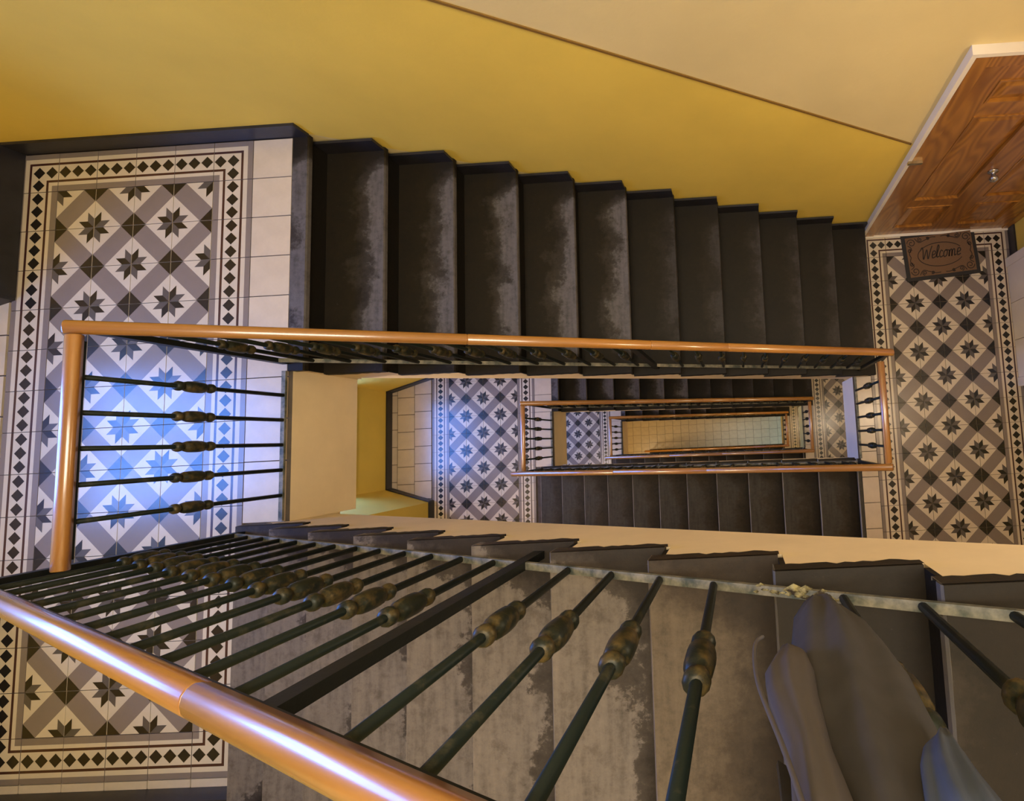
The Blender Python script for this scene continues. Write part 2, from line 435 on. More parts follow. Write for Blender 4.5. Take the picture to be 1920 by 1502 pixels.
# ------------------------------------------------------------------ landings
YT = [0.43, 0.405, 0.39]           # back edge of the well beside flights 1, 3, 5
YS = [-0.285, -0.228, -0.218, -0.21]      # front edge of the well beside flights 0, 2, 4, 6
AY0, AY1 = -0.555, 0.865           # mouth of the window recess
BY0, BY1 = -0.395, 0.725           # its back
BED = 0.012
SL = 0.47
lev_l = ['top', 'middle', 'lower']
for n in range(3):
    z = -2 * H * n; yt, ys = YT[n], YS[n]
    xk = -2.07 + 0.02; xs_ = -2.239 + 0.02
    poly = [(XL, YF), (xs_, YF), (xs_, ys), (XW0, ys), (XW0, yt), (-2.106, yt), (-2.106, YB), (XL, YB), (XL, AY1), (AX, BY1), (AX, BY0), (XL, AY0)]
    b = MB().prism_z(poly, z - SL, z - BED)
    # the top bed is grout, the plastered edge below it
    b.i = [1 if k == 1 else 0 for k in range(len(b.f))]
    fl = b.build('floor', ['stringer_cream', 'grout'])
    tag(fl, ('patterned tile landing with star rug and bluish window glare, at picture left', 'smaller star tiled landing seen through the well at half depth, left side',
             'tiny star tiled landing deep in the well, left of the ground floor')[n], 'floor', kind='structure')
    rug(fl, -3.348, 1.399, z, 1)
    plain_grid(fl, [-2.348, -2.148], [1.599, 1.399, 1.199, .999, .799, .599, .399, .199, 0.0, ys + 0.0], z)
    plain_grid(fl, [-3.548, -3.348, -3.148, -2.948, -2.748, -2.548, -2.348, -2.22], [-1.401, YF + 0.012], z)
    recess_tiles(fl, z)
lev_r = ['upper', 'mid', 'low']
for n in range(3):
    z = -H - 2 * H * n; yt, ys = YT[n], YS[n + 1]
    xt = 1.0815 - 0.02; xb = 0.9125 + 0.036
    poly = [(xb, YF), (XR, YF), (XR, YB), (xt, YB), (xt, yt), (XW1, yt), (XW1, ys), (xb, ys)]
    b = MB().prism_z(poly, z - SL, z - BED)
    b.i = [1 if k == 1 else 0 for k in range(len(b.f))]
    fl = b.build('floor', [('white_paint', 'lemon', 'lemon')[n], 'grout'])
    tag(fl, ('long star tiled landing in front of the wooden door, picture right', 'narrow glimpse of star tiled landing beyond the inner railing, right',
             'grey strip of the lowest landing at the right end of the well')[n], 'floor', kind='structure')
    rug(fl, 1.276, 1.40, z, 0)
    plain_grid(fl, [.945, 1.076], [.43 - .2 * k for k in range(9)], z)
    plain_grid(fl, [1.076, 1.276, 1.476, 1.676, 1.876, 2.076, 2.276], [-1.40, YF + .012], z)
# top landing where the photographer stands
zt = H
b = MB().prism_z([(0.9485, YF), (XR, YF), (XR, YB), (1.0, YB), (1.0, .43), (XW1, .43), (XW1, -.285), (0.9485, -.285)], zt - SL, zt - BED)
b.i = [1 if k == 1 else 0 for k in range(len(b.f))]
fl = b.build('floor', ['stringer_cream', 'grout'])
tag(fl, 'top landing at the head of the nearest stair flight', 'floor', kind='structure')
rug(fl, 1.276, 1.40, zt, 0)
plain_grid(fl, [.945, 1.076], [1.6 - .2 * k for k in range(16)], zt)
# ground floor
fl = MB().box(AX, XR, YF, YB, ZG - .3, ZG - BED).build('floor', ['grout'])
tag(fl, 'ochre square tiled ground floor at the bottom of the stairwell', 'floor', kind='structure')
for i in range(29):
    for j in range(9):
        put(plain(TS, TS, 't_ochre'), fl, -3.46 + i * TS + .1, .85 - j * TS + (0.0 if i % 2 else .012), ZG)

# ------------------------------------------------------------------ stair flights
def flight(label, xb, zb, d, y0, y1, waist, mat, top_nose, faces_wall):
    """xb, zb: bottom nosing x and lower floor level; d=+1 climbs to +x"""
    if faces_wall > 0: y1 -= .008
    else: y0 += .008
    root = ob('stair_flight', None, None, (xb, (y0 + y1) / 2, zb))
    tag(root, label, 'stairs')
    w = y1 - y0
    # body: sawtooth under the treads, sloping soffit
    pr = [(0.032, 0.0)]
    for j in range(1, 12):
        pr += [((j - 1) * T + .032, j * R_ - .036), (j * T + .032, j * R_ - .036)]
    pr += [(11 * T + .032, 12 * R_ - .036)]
    pr += [(11 * T + .032, 12 * R_ - waist), (0.032, max(R_ - waist, -SL))]
    pr = [(d * x, z) for x, z in pr]
    if d > 0: pr = pr[::-1]
    bd = MB().prism_y(pr, -w / 2, w / 2)
    bd.build('stringer', ['stringer_cream'], root)
    tm = MB()
    # tread: local x = 0 at the nosing, running inwards, rounded nosing
    prof = [(0.004, -.036), (0.0, -.030), (0.0, -.008), (0.004, 0.0), (T + .02, 0.0), (T + .02, -.036)]
    tm.prism_y(prof[::-1], -w / 2 - .006, w / 2 + .006)
    ye = (-w / 2 if faces_wall > 0 else w / 2); sg = -1 if faces_wall > 0 else 1      # ragged paint edge down the open end
    if d < 0: ye, sg = -ye, -sg
    nr = 16; rg = []
    for k in range(nr + 1):
        x_ = .002 + (T + .022) * k / nr
        rg.append((x_, -.006)); rg.append((x_, -.040 - (random.uniform(0, .022) if k < nr - 1 else 0)))
    n0 = len(tm.v)
    tm.add([(x_, ye + sg * .0075, z_) for x_, z_ in rg] + [(x_, ye, z_) for x_, z_ in rg],
           [(2 * k, 2 * k + 1, 2 * k + 3, 2 * k + 2) for k in range(nr)] + [(2 * k + 1, 2 * k + 3, 2 * nr + 2 + 2 * k + 3, 2 * nr + 2 + 2 * k + 1) for k in range(nr)])
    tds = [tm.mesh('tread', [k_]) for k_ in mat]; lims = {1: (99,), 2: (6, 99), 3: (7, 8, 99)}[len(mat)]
    rd = MB().box(.02, .032, -w / 2, w / 2, -R_, -.036).mesh('riser', ['riser_black'])
    nd = MB().prism_y([(0.004, -.036), (0.0, -.030), (0.0, -.008), (0.004, 0.0), (top_nose, 0.0), (top_nose, -.036)][::-1], -w / 2 - .006, w / 2 + .006).mesh('nosing', [mat[-1]])
    rz = 0 if d > 0 else PI
    for j in range(1, 13):
        p = (d * (j - 1) * T, 0, j * R_)
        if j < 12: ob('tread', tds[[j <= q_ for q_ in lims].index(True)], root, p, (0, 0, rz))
        else: ob('nosing', nd, root, p, (0, 0, rz))
        ob('riser', rd, root, p, (0, 0, rz))
    # stepped black skirting along the outer wall
    yw = w / 2 if faces_wall > 0 else -w / 2
    ya, yb = (yw - .014, yw) if faces_wall > 0 else (yw, yw + .014)
    sk = MB()
    for j in range(1, 12):
        xa, xe = (j - 1) * T + 0.003, j * T + .02
        sk.box(min(d * xa, d * xe), max(d * xa, d * xe), ya, yb, j * R_, j * R_ + .10)
    sk.build('skirting', ['skirting'], root)
    return root
XB0 = -2.239
XT0 = 1.0815
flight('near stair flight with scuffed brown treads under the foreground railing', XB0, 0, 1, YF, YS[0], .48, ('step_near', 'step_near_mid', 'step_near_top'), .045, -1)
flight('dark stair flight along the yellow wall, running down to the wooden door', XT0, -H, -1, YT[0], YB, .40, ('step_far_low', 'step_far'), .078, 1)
flight('stair flight one floor down with pale step edges, below the cream band', XB0, -2 * H, 1, YF, YS[1], .45, ('step_deep',), .03, -1)
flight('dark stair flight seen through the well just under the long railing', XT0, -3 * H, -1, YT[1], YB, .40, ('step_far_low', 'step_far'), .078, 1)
flight('stair flight two floors down, a thin dark sliver above the lower cream edge', XB0, -4 * H, 1, YF, YS[2], .45, ('step_deep',), .03, -1)
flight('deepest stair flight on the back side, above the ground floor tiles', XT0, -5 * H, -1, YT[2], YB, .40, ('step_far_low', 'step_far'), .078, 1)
flight('lowest stair flight reaching the ground floor, hidden under the front side', XB0, -6 * H, 1, YF, YS[3], .45, ('step_deep',), .03, -1)

# ------------------------------------------------------------------ walls
# back wall: yellow below the sloping paint line, cream above
DH = 1.41
b = MB()
cols = [XL - .25, -2.07, 1.0815, XR + .25]
Y0, Y1 = YB, YB + .2
def zfloor(x, n):
    t_ = min(1, max(0, (x + 2.07) / (1.0815 + 2.07)))
    return -2 * H * n - H * t_
for k in range(3):
    x0, x1 = cols[k], cols[k + 1]
    for n in range(3):
        f0, f1 = zfloor(x0, n), zfloor(x1, n)
        u0, u1 = (ZC, ZC) if n == 0 else (zfloor(x0, n - 1) - .0, zfloor(x1, n - 1) - .0)
        b.prism_y([(x0, f0 - .0), (x1, f1 - .0), (x1, f1 + DH), (x0, f0 + DH)], Y0, Y1, 0)
        b.prism_y([(x0, f0 + DH), (x1, f1 + DH), (x1, u1), (x0, u0)], Y0, Y1, 1)
    b.prism_y([(x0, ZG - .3), (x1, ZG - .3), (x1, zfloor(x1, 2)), (x0, zfloor(x0, 2))], Y0, Y1, 0)
wb = b.build('wall_back', ['yellow', 'cream'])
tag(wb, 'yellow and cream painted stairwell wall along the top of the picture', 'wall', kind='structure')
tr_ = MB().prism_y([(-2.07, DH - .007), (1.07, -H * 3.14 / 3.1515 + DH - .007), (1.07, -H * 3.14 / 3.1515 + DH + .007), (-2.07, DH + .007)], YB - .006, YB + .002)
tr_.prism_y([(XL, DH - .007), (-2.07, DH - .007), (-2.07, DH + .007), (XL, DH + .007)], YB - .006, YB + .002)
simple('trim_brown', (0.20, 0.105, 0.018), 0.6)
tag(tr_.build('trim_1', ['trim_brown']), 'thin brown sloping line between yellow and cream paint', 'trim', kind='structure')
def band_wall(name, label, quads_fn, levels):
    b = MB()
    for z0, z1, mi in levels: quads_fn(b, z0, z1, mi)
    o = b.build(name, ['yellow', 'cream']); tag(o, label, 'wall', kind='structure'); return o
lv_r = []
for n in range(3):
    f = -H - 2 * H * n
    lv_r += [(f, f + DH, 0), (f + DH, (ZC if n == 0 else f + 2 * H), 1)]
lv_l = []
for n in range(3):
    f = -2 * H * n
    lv_l += [(f, f + DH + .35, 0), (f + DH + .35, (ZC if n == 0 else f + 2 * H), 1)]
lv_l.append((ZG - .3, -4 * H, 0))
# right wall has the street door opening at the bottom
def right_q(b, z0, z1, mi): b.box(XR, XR + .2, YF - .2, YB, z0, z1, mi)
wr = band_wall('wall_right', 'pale wall at the right end of the door landing', right_q, lv_r)
b = MB()
b.box(XR, XR + .2, YF - .2, -.75, ZG - .3, -5 * H, 0); b.box(XR, XR + .2, .55, YB, ZG - .3, -5 * H, 0); b.box(XR, XR + .2, -.75, .55, ZG - .3, ZG, 0)
wr2 = b.build('wall_right', ['yellow', 'cream']); tag(wr2, 'ground floor end wall around the street door opening', 'wall', kind='structure')
def front_q(b, z0, z1, mi): b.box(XL - .25, XR + .2, YF - .2, YF, z0, z1, mi)
band_wall('wall_front', 'stairwell wall along the bottom edge of the picture', front_q, lv_l)
# left wall with splayed window recess running up the whole height
b = MB()
def left_q(b, z0, z1, mi):
    b.box(XL - .2, XL, YF, AY0 - .0, z0, z1, mi); b.box(XL - .2, XL, AY1, YB, z0, z1, mi)
    b.prism_z([(XL - .001, AY0), (AX, BY0), (AX, BY0 - .16), (XL - .2, AY0 - .02)], z0, z1, mi)
    b.prism_z([(XL - .001, AY1), (XL - .2, AY1 + .02), (AX, BY1 + .16), (AX, BY1)], z0, z1, mi)
WZ0, WZ1, WY0, WY1 = .72, 2.68, -.345, .675
cuts = sorted(set([ZG - .3, ZC] + [c for l3 in lv_l for c in l3[:2]]))
for z0, z1, mi in lv_l: left_q(b, z0, z1, mi)
for z0, z1, mi in lv_l:               # recess back, around the windows
    zz = z0
    spans = [(-2 * H * n + WZ0, -2 * H * n + WZ1) for n in range(3)]
    pts = sorted(set([z0, z1] + [p for s_ in spans for p in s_ if z0 < p < z1]))
    for p0, p1 in zip(pts[:-1], pts[1:]):
        mid = (p0 + p1) / 2
        if any(s_[0] < mid < s_[1] for s_ in spans):
            b.box(AX - .16, AX, BY0 - .16, WY0, p0, p1, mi); b.box(AX - .16, AX, WY1, BY1 + .16, p0, p1, mi)
        else:
            b.box(AX - .16, AX, BY0 - .16, BY1 + .16, p0, p1, mi)
wl = b.build('wall_left', ['yellow', 'cream'])
tag(wl, 'yellow wall with splayed window recess at the left end of the landings', 'wall', kind='structure')
# windows
for n in range(3):
    z = -2 * H * n
    r = ob('window_%d' % (n + 1), None, None, (AX - .08, (WY0 + WY1) / 2, z + WZ0))
    tag(r, ('tall window above the left landing that throws the blue glare', 'tall window one storey down in the yellow recess', 'tall window two storeys down by the small landing')[n], 'window', kind='structure')
    w, h = WY1 - WY0, WZ1 - WZ0
    f = MB().box(-.03, .03, -w / 2, -w / 2 + .05, 0, h).box(-.03, .03, w / 2 - .05, w / 2, 0, h).box(-.03, .03, -w / 2 + .05, w / 2 - .05, 0, .05).box(-.03, .03, -w / 2 + .05, w / 2 - .05, h - .05, h)
    f.build('window_frame', ['white_paint'], r)
    MB().box(-.025, .025, -.025, .025, .05, h - .05).build('mullion', ['white_paint'], r)
    MB().box(-.02, .02, -w / 2 + .05, w / 2 - .05, h * .68, h * .68 + .04).build('transom', ['white_paint'], r)
    for sy in (-1, 1):
        for za, zb_ in ((.05, h * .68), (h * .68 + .04, h - .05)):
            ya, yb = sorted((sy * .025, sy * (w / 2 - .05)))
            MB().box(-.002, .002, ya, yb, za, zb_).build('pane', ['pane_glass'], r)
    MB().box(.08, .14, -w / 2 - .03, w / 2 + .03, -.03, 0).build('window_sill', ['white_paint'], r)
# street door opening at the bottom
r = ob('door_3', None, None, (XR + .1, -.1, ZG)); tag(r, 'glazed street door at the ground floor, source of the blue light', 'door', kind='structure')
MB().box(-.04, .04, -.65, -.57, 0, 2.2).box(-.04, .04, .57, .65, 0, 2.2).box(-.04, .04, -.57, .57, 2.12, 2.2).box(-.04, .04, -.03, .03, .3, 2.12).box(-.04, .04, -.57, .57, 0, .3).build('door_frame', ['iron'], r)
MB().box(-.003, .003, -.57, .57, .3, 2.12).build('pane', ['pane_glass'], r)
MB().box(-.1, .1, -.65, .65, 2.2, -5 * H - ZG - SL).build('lintel', ['yellow'], r)
# ceiling with roof light
b = MB()
SX0, SX1, SY0, SY1 = -1.2, 1.4, -.65, .85
b.box(AX, SX0, YF, YB, ZC, ZC + .15).box(SX1, XR, YF, YB, ZC, ZC + .15).box(SX0, SX1, YF, SY0, ZC, ZC + .15).box(SX0, SX1, SY1, YB, ZC, ZC + .15)
tag(b.build('ceiling', ['cream']), 'cream ceiling with roof light opening high above the stairwell', 'ceiling', kind='structure')
r = ob('window_4', None, None, ((SX0 + SX1) / 2, (SY0 + SY1) / 2, ZC + .1)); tag(r, 'roof light over the stairwell', 'window', kind='structure')
f = MB()
for k in range(5): f.box(-1.3 + k * .64, -1.26 + k * .64, -.75, .75, -.03, .03)
f.build('glazing_bar', ['white_paint'], r)
for k in range(4): MB().box(-1.26 + k * .64, -.66 + k * .64, -.75, .75, -.003, .003).build('pane', ['pane_glass'], r)

# flat skirtings of the landings
for n in range(3):
    z = -2 * H * n
    s = ob('baseboard_left', None); tag(s, ('black skirting around the big left landing', 'black skirting of the recess one storey down', 'black skirting of the landing two storeys down')[n], 'baseboard', kind='structure')
    k = .10
    MB().box(XL, -2.067, YB - .014, YB, z, z + k).build('skirting', ['skirting'], s)
    MB().box(XL, XL + .014, AY1, YB, z, z + k).build('skirting', ['skirting'], s)
    MB().box(XL, XL + .014, YF, AY0, z, z + k).build('skirting', ['skirting'], s)
    MB().box(XL, -2.24, YF, YF + .014, z, z + k).build('skirting', ['skirting'], s)
    MB().box(AX, AX + .014, BY0, BY1, z, z + k).build('skirting', ['skirting'], s)
    MB().prism_z([(XL + .012, AY1), (AX, BY1), (AX, BY1 - .014), (XL + .012, AY1 - .014)], z, z + k).build('skirting', ['skirting'], s)
    MB().prism_z([(XL + .012, AY0), (XL + .012, AY0 + .014), (AX, BY0 + .014), (AX, BY0)], z, z + k).build('skirting', ['skirting'], s)
for n in range(3):
    z = -H - 2 * H * n
    s = ob('baseboard_right', None); tag(s, ('dark skirting on the right wall beside the white door', 'dark skirting of the second landing down on the right', 'dark skirting of the lowest landing')[n], 'baseboard', kind='structure')
    if n == 0:
        MB().box(XR - .014, XR, 1.34, YB, z, z + .10).build('skirting', ['skirting'], s)
        MB().box(XR - .014, XR, YF, .28, z, z + .10).build('skirting', ['skirting'], s)
    else:
        MB().box(XR - .014, XR, YF, YB, z, z + .10).build('skirting', ['skirting'], s)
        MB().box(1.08, XR, YB - .014, YB, z, z + .10).build('skirting', ['skirting'], s)

# ------------------------------------------------------------------ railings
BR = .0088
def baluster_mesh(L):
    return MB().lathe([(0, BR), (L, BR)], 10).mesh('baluster', ['iron_green'], True)
COLLAR = MB().lathe([(-.080, .0095), (-.077, .0165), (-.070, .0195), (-.060, .0190), (-.053, .0150), (-.050, .0120), (-.044, .0120), (-.041, .0180), (-.030, .0215), (-.010, .0228), (.010, .0228), (.030, .0215), (.041, .0180), (.044, .0120), (.050, .0120), (.053, .0150), (.060, .0190), (.070, .0195), (.077, .0165), (.080, .0095)], 12).mesh('collar', ['collar'], True)
_bal = {}
def rail_profile(w=.047, h=.035):
    pts = [(-w * .36, -h * .5), (w * .36, -h * .5)]
    for k in range(9):
        an = -0.35 + (math.pi + 0.7) * k / 8
        pts.append((w / 2 * math.cos(an), h * .02 + h * .48 * math.sin(an) if math.sin(an) > 0 else h * .02 + h * .42 * math.sin(an)))
    return pts
RP = rail_profile()
def rail_piece(parent, p0, p1, name='handrail', w=1.0):
    p0, p1 = Vector(p0), Vector(p1); d = p1 - p0; L = d.length
    n = len(RP); vs = []; ds = (0, .003, L - .003, L); sc = (.93, 1, 1, .93)
    for x, s_ in zip(ds, sc): vs += [(x, y * s_ * w, z * s_ * w) for y, z in RP]
    fs = [tuple(range(n - 1, -1, -1)), tuple(range(3 * n, 4 * n))]
    for j in range(3):
        fs += [(j * n + k, j * n + (k + 1) % n, (j + 1) * n + (k + 1) % n, (j + 1) * n + k) for k in range(n)]
    o = ob(name, me(name, vs, fs, 'rail_wood'), parent)
    for p in o.data.polygons: p.use_smooth = len(p.vertices) == 4
    yaw = math.atan2(d.y, d.x); pitch = -math.atan2(d.z, math.hypot(d.x, d.y))
    o.location = p0 - (parent.location if parent else Vector()); o.rotation_euler = (0, pitch, yaw)
    return o
def bar_between(parent, name, p0, p1, w, h, mat):
    p0, p1 = Vector(p0), Vector(p1); d = p1 - p0
    o = MB().box(0, d.length, -w / 2, w / 2, -h / 2, h / 2).build(name, [mat], parent)
    o.location = p0 - parent.location
    o.rotation_euler = (0, -math.atan2(d.z, math.hypot(d.x, d.y)), math.atan2(d.y, d.x))
    return o
def railing(label, p0, p1, h, nb, splits, posts, name, group, collar_z=.41, shoe_off=.02, ext=(0.0, 0.0), tread_z=None, skip=()):
    """p0, p1: feet of the run (nosing line); balusters at even spacing between"""
    p0, p1 = Vector(p0), Vector(p1); d = p1 - p0
    r = ob(name, None, None, tuple(p0)); tag(r, label, 'railing', group)
    up = Vector((0, 0, h))
    cuts = [0] + list(splits) + [1]
    ua, ub = d.normalized() * ext[0], d.normalized() * ext[1]
    for i in range(len(cuts) - 1):
        e0 = p0 + d * cuts[i] + up - (ua if i == 0 else Vector()); e1 = p0 + d * cuts[i + 1] + up + (ub if i == len(cuts) - 2 else Vector())
        rail_piece(r, e0, e1)
    so = Vector((0, 0, shoe_off))
    bar_between(r, 'flat_bar', p0 + up - Vector((0, 0, .024)), p1 + up - Vector((0, 0, .024)), .026, .008, 'iron')
    bar_between(r, 'shoe_rail', p0 + so, p1 + so, .019, .012, 'shoe')
    L = round(h - .02 - shoe_off, 3)
    if L not in _bal: _bal[L] = baluster_mesh(L)
    for k in range(1, nb + 1):
        t_ = k / (nb + 1)
        if any(abs(t_ - q_) < .35 / (nb + 1) for q_ in posts): continue
        if k in skip: continue
        p = p0 + d * t_
        bl = ob('baluster', _bal[L], r, tuple(p + so - p0), (0, 0, random.uniform(0, 6)))
        ob('collar', COLLAR, bl, (0, 0, collar_z + random.uniform(-.006, .006)))
    for t_ in posts:
        p = p0 + d * t_ - p0
        foot = 0 if tread_z is None else (p0 + p).z - tread_z((p0 + p).x) - .001
        MB().box(-.016, .016, -.011, .011, -foot, h - .018).build('post', ['iron'], r, tuple(p))
    return r
SLP = R_ / T
def nz_b(x, n): return -2 * H * n + R_ + SLP * (x - XB0)        # nosing line of the front flights (n=0: flight 0)
def nz_t(x, n): return -2 * H * n - SLP * (x + 2.07)             # back flights
rb = [-.312, -.245, -.235, -.228]
rt = [.468, .440, .425]
x0b, x1b = -2.205, .93
gF = 'front side stair railings'; gB = 'back side stair railings'; gL = 'short railings across the ends of the well'
lab_f = ['foreground stair railing with iron balusters and glossy wooden handrail', 'stair railing one storey down with handrail crossing below the well',
         'thin stair railing two storeys down along the yellow edge', 'lowest front stair railing near the ground floor']
for n in range(4):
    railing(lab_f[n], (x0b, rb[n], nz_b(x0b, n)), (x1b, rb[n], nz_b(x1b, n)), .863 if n == 0 else .845, 24,
            (.466, .80) if n == 0 else (.36, .62), (0.0, .511, 1.0), 'stair_railing', gF, ext=(0, .0385), tread_z=lambda x, n=n: -2 * H * n + R_ * min(12, int((x - XB0) / T) + 1), skip=(18,) if n == 0 else ())
near = [o for o in bpy.data.objects if o.name == 'stair_railing'][0]
lm = MB()
for i in range(26):
    xx = .015 + .17 * i / 25 + random.uniform(-.004, .004); rr = random.uniform(.004, .011) * (1.2 - abs(i - 13) / 20)
    zz = R_ + SLP * (xx - XB0) + .020 + random.uniform(.0, .008); yy = rb[0] + random.uniform(-.006, .010)
    c0 = [(xx + 2 * rr, yy, zz), (xx - 2 * rr, yy, zz), (xx, yy + rr, zz), (xx, yy - rr, zz), (xx, yy, zz + rr), (xx, yy, zz - rr)]
    lm.add([(a_ - near.location.x, b_ - near.location.y, c_ - near.location.z) for a_, b_, c_ in c0], [(0, 2, 4), (2, 1, 4), (1, 3, 4), (3, 0, 4), (2, 0, 5), (1, 2, 5), (3, 1, 5), (0, 3, 5)])
metal('rust_crust', (0.030, 0.022, 0.014), (0.33, 0.29, 0.14), 0.42, 0.62, 0.85, 0.0, 45)
lm.build('rust_crust', ['rust_crust'], near)['label'] = 'crusty yellowish rust patch'
lab_t = ['long stair railing with orange handrail across the middle of the picture', 'inner stair railing with wooden handrail, second loop of the well', 'innermost dark stair railing above the ground floor tiles']
for n in range(3):
    xa, xb_ = -2.155, .955
    railing(lab_t[n], (xa, rt[n], nz_t(xa, n)), (xb_, rt[n], nz_t(xb_, n)), .82, 23, (.33, .56, .68), (0.0, .53, 1.0), 'stair_railing', gB, ext=(.022, .02), tread_z=lambda x, n=n: -2 * H * n - R_ * max(0, math.ceil((x + 2.07) / T)))
lab_l = ['short landing railing at left with five balusters over blue lit tiles', 'small landing railing at the left end of the second loop', 'tiny landing railing at the left end of the innermost loop']
for n in range(3):
    z = -2 * H * n
    railing(lab_l[n], (-2.152, YT[n] - .006, z), (-2.152, YS[n] + .006, z), .868, 5, (), (), 'landing_railing', gL, .435, .012, (rt[n] - YT[n] + .006 - .0245, .03))
lab_r = ['short landing railing at the right end of the well, pinkish handrail', 'small landing railing beside the narrow strip of star tiles', 'lowest short railing at the right end of the well']
for n in range(3):
    z = -H - 2 * H * n
    railing(lab_r[n], (.945, YT[n] - .006, z), (.945, YS[n + 1] + .008, z), .845, 5, (), (), 'landing_railing', gL, .42, .012, (.015, YS[n + 1] + .008 - rb[n + 1] - .0245))
# guard of the top landing
railing('guard railing of the top landing behind the photographer', (.985, -.27, H), (.985, 1.56, H), .88, 14, (.5,), (0.0, 1.0), 'landing_railing', gL, .42, .02)

# dark worn edging along the well side of the landings
# ------------------------------------------------------------------ wooden door at the right landing
zb = -H
dr = ob('door_1', None, None, (1.7, YB, zb)); tag(dr, 'varnished brown panelled wooden door with central knob at right', 'door', kind='structure')
def dpart(name, boxes, mat, parent=dr, fr=None, off=(0, 0, 0)):
    b_ = MB()
    for q_ in boxes: b_.box(*q_)
    for q_ in (fr or []): b_.frustum(*q_)
    return b_.build(name, [mat], parent, off)
x0, x1, ht = -.605, .583, 2.21
dpart('casing', [(x0 - .012, x0 + .012, -.046, 0, 0, ht + .022), (x0 + .012, x1, -.046, 0, ht, ht + .022)], 'white_paint')
dpart('threshold', [(x0, x1, -.055, 0, 0, .012)], 'white_paint')
dpart('door_frame', [(x0 + .012, x0 + .085, -.042, 0, .012, ht)], 'door_wood')
dpart('door_frame', [(x0 + .085, x1, -.042, 0, ht - .075, ht)], 'door_wood')
dpart('door_frame', [(x1 - .06, x1, -.042, 0, .012, ht - .075)], 'door_wood')
lx0, lx1, lt = x0 + .087, x1 - .062, ht - .078
leaf = dpart('door_leaf', [(lx0, lx1, -.018, -.002, .014, lt)], 'door_wood')
cw = (lx0 + lx1) / 2
sx_ = [(lx0, lx0 + .115), (cw - .085, cw + .085), (lx1 - .115, lx1)]
for xa, xb_ in sx_: dpart('stile', [(xa, xb_, -.034, -.018, .014, lt)], 'door_wood', leaf)
rz_ = [(.014, .16), (.56, .68), (1.72, 1.84), (lt - .11, lt)]
for xa, xb_ in ((sx_[0][1], sx_[1][0]), (sx_[1][1], sx_[2][0])):
    for za, zb2 in rz_: dpart('rail', [(xa, xb_, -.0335, -.018, za, zb2)], 'door_wood', leaf)
    for za, zb2 in ((.16, .56), (.68, 1.72), (1.84, lt - .11)):
        dpart('panel', [], 'door_wood', leaf, [(xa + .012, xb_ - .012, za + .012, zb2 - .012, -.018, -.014, .045)])
        m_ = MB()
        for fx in (xa, xb_ - .010): m_.box(fx, fx + .010, -.039, -.018, za, zb2)
        for fz in (za, zb2 - .010): m_.box(xa + .010, xb_ - .010, -.039, -.018, fz, fz + .010)
        m_.build('moulding', ['door_wood'], leaf)
kn = MB().lathe([(0, .034), (.008, .034), (.012, .014), (.030, .013), (.040, .026), (.052, .030), (.064, .024), (.070, .008)], 16).build('knob', ['steel'], leaf, (-.016, -.034, 1.07), (PI / 2, 0, 0), True)
kn['label'] = 'round metal door knob'
la = dpart('latch', [(x0 - .01, x0 + .075, -.062, -.042, 1.275, 1.297)], 'brass'); la['label'] = 'small brass latch on the frame'
# white door on the right wall
d2 = ob('door_2', None, None, (XR, .80, zb)); tag(d2, 'white painted boarded door at the far right edge', 'door', kind='structure')
MB().box(-.055, 0, -.52, -.45, 0, 2.15).box(-.055, 0, .45, .52, 0, 2.15).box(-.055, 0, -.45, .45, 2.08, 2.15).build('casing', ['white_paint'], d2)
for k in range(3):
    y0_ = -.45 + k * .30
    MB().box(-.05, -.01, y0_ + .002, y0_ + .298, .01, 2.08).build('board', ['white_paint'], d2)
MB().lathe([(0, .02), (.01, .02), (.015, .01), (.03, .01), (.04, .022), (.055, .018)], 12).build('knob', ['steel'], d2, (-.05, .30, 1.02), (0, -PI / 2, 0), True)

# ------------------------------------------------------------------ door mat with WELCOME lettering and scrolls
mt = ob('doormat', None, None, (1.712, 1.392, zb), (0, 0, math.radians(4.2))); tag(mt, 'brown coir doormat with script lettering and dark scroll border by the door', 'doormat')
MB().box(-.298, .298, -.195, .195, .001, .010).build('rubber_edge', ['mat_rubber'], mt)
MB().box(-.268, .268, -.165, .165, .010, .013).build('coir_pile', ['mat_coir'], mt)
def smooth_pts(P, n=6):
    out = []
    for i in range(len(P) - 1):
        p0 = P[max(0, i - 1)]; p1 = P[i]; p2 = P[i + 1]; p3 = P[min(len(P) - 1, i + 2)]
        for k in range(n):
            t_ = k / n
            out.append(tuple(.5 * (2 * p1[c] + (p2[c] - p0[c]) * t_ + (2 * p0[c] - 5 * p1[c] + 4 * p2[c] - p3[c]) * t_ ** 2 + (3 * p1[c] - p0[c] - 3 * p2[c] + p3[c]) * t_ ** 3) for c in (0, 1)))
    return out + [P[-1]]
e_ = [(0, .45), (.40, .6), (.36, .95), (.1, .95), (0, .45), (.1, .05), (.5, .2)]
LET = [[(-.35, 1.2), (-.1, 1.65), (.05, 1.2), (.2, 0), (.55, 1.3), (.8, 0), (1.05, 1.1), (1.25, 1.75)],
       [(x + 1.35, y) for x, y in e_], [(1.85, .2), (2.2, 1.3), (2.12, 1.75), (1.98, 1.3), (2.0, .15), (2.3, .2)],
       [(2.78, .8), (2.55, .97), (2.36, .5), (2.5, .05), (2.85, .2)],
       [(3.15, .95), (2.92, .6), (3.0, .05), (3.32, .2), (3.38, .75), (3.15, .95), (3.6, .85)],
       [(3.66, .9), (3.66, 0), (3.72, .7), (3.92, .95), (4.03, .7), (4.03, 0), (4.08, .7), (4.3, .95), (4.4, .7), (4.4, .08), (4.65, .2)],
       [(x + 4.75, y) for x, y in e_]]
lt_ = MB(); s_ = .060
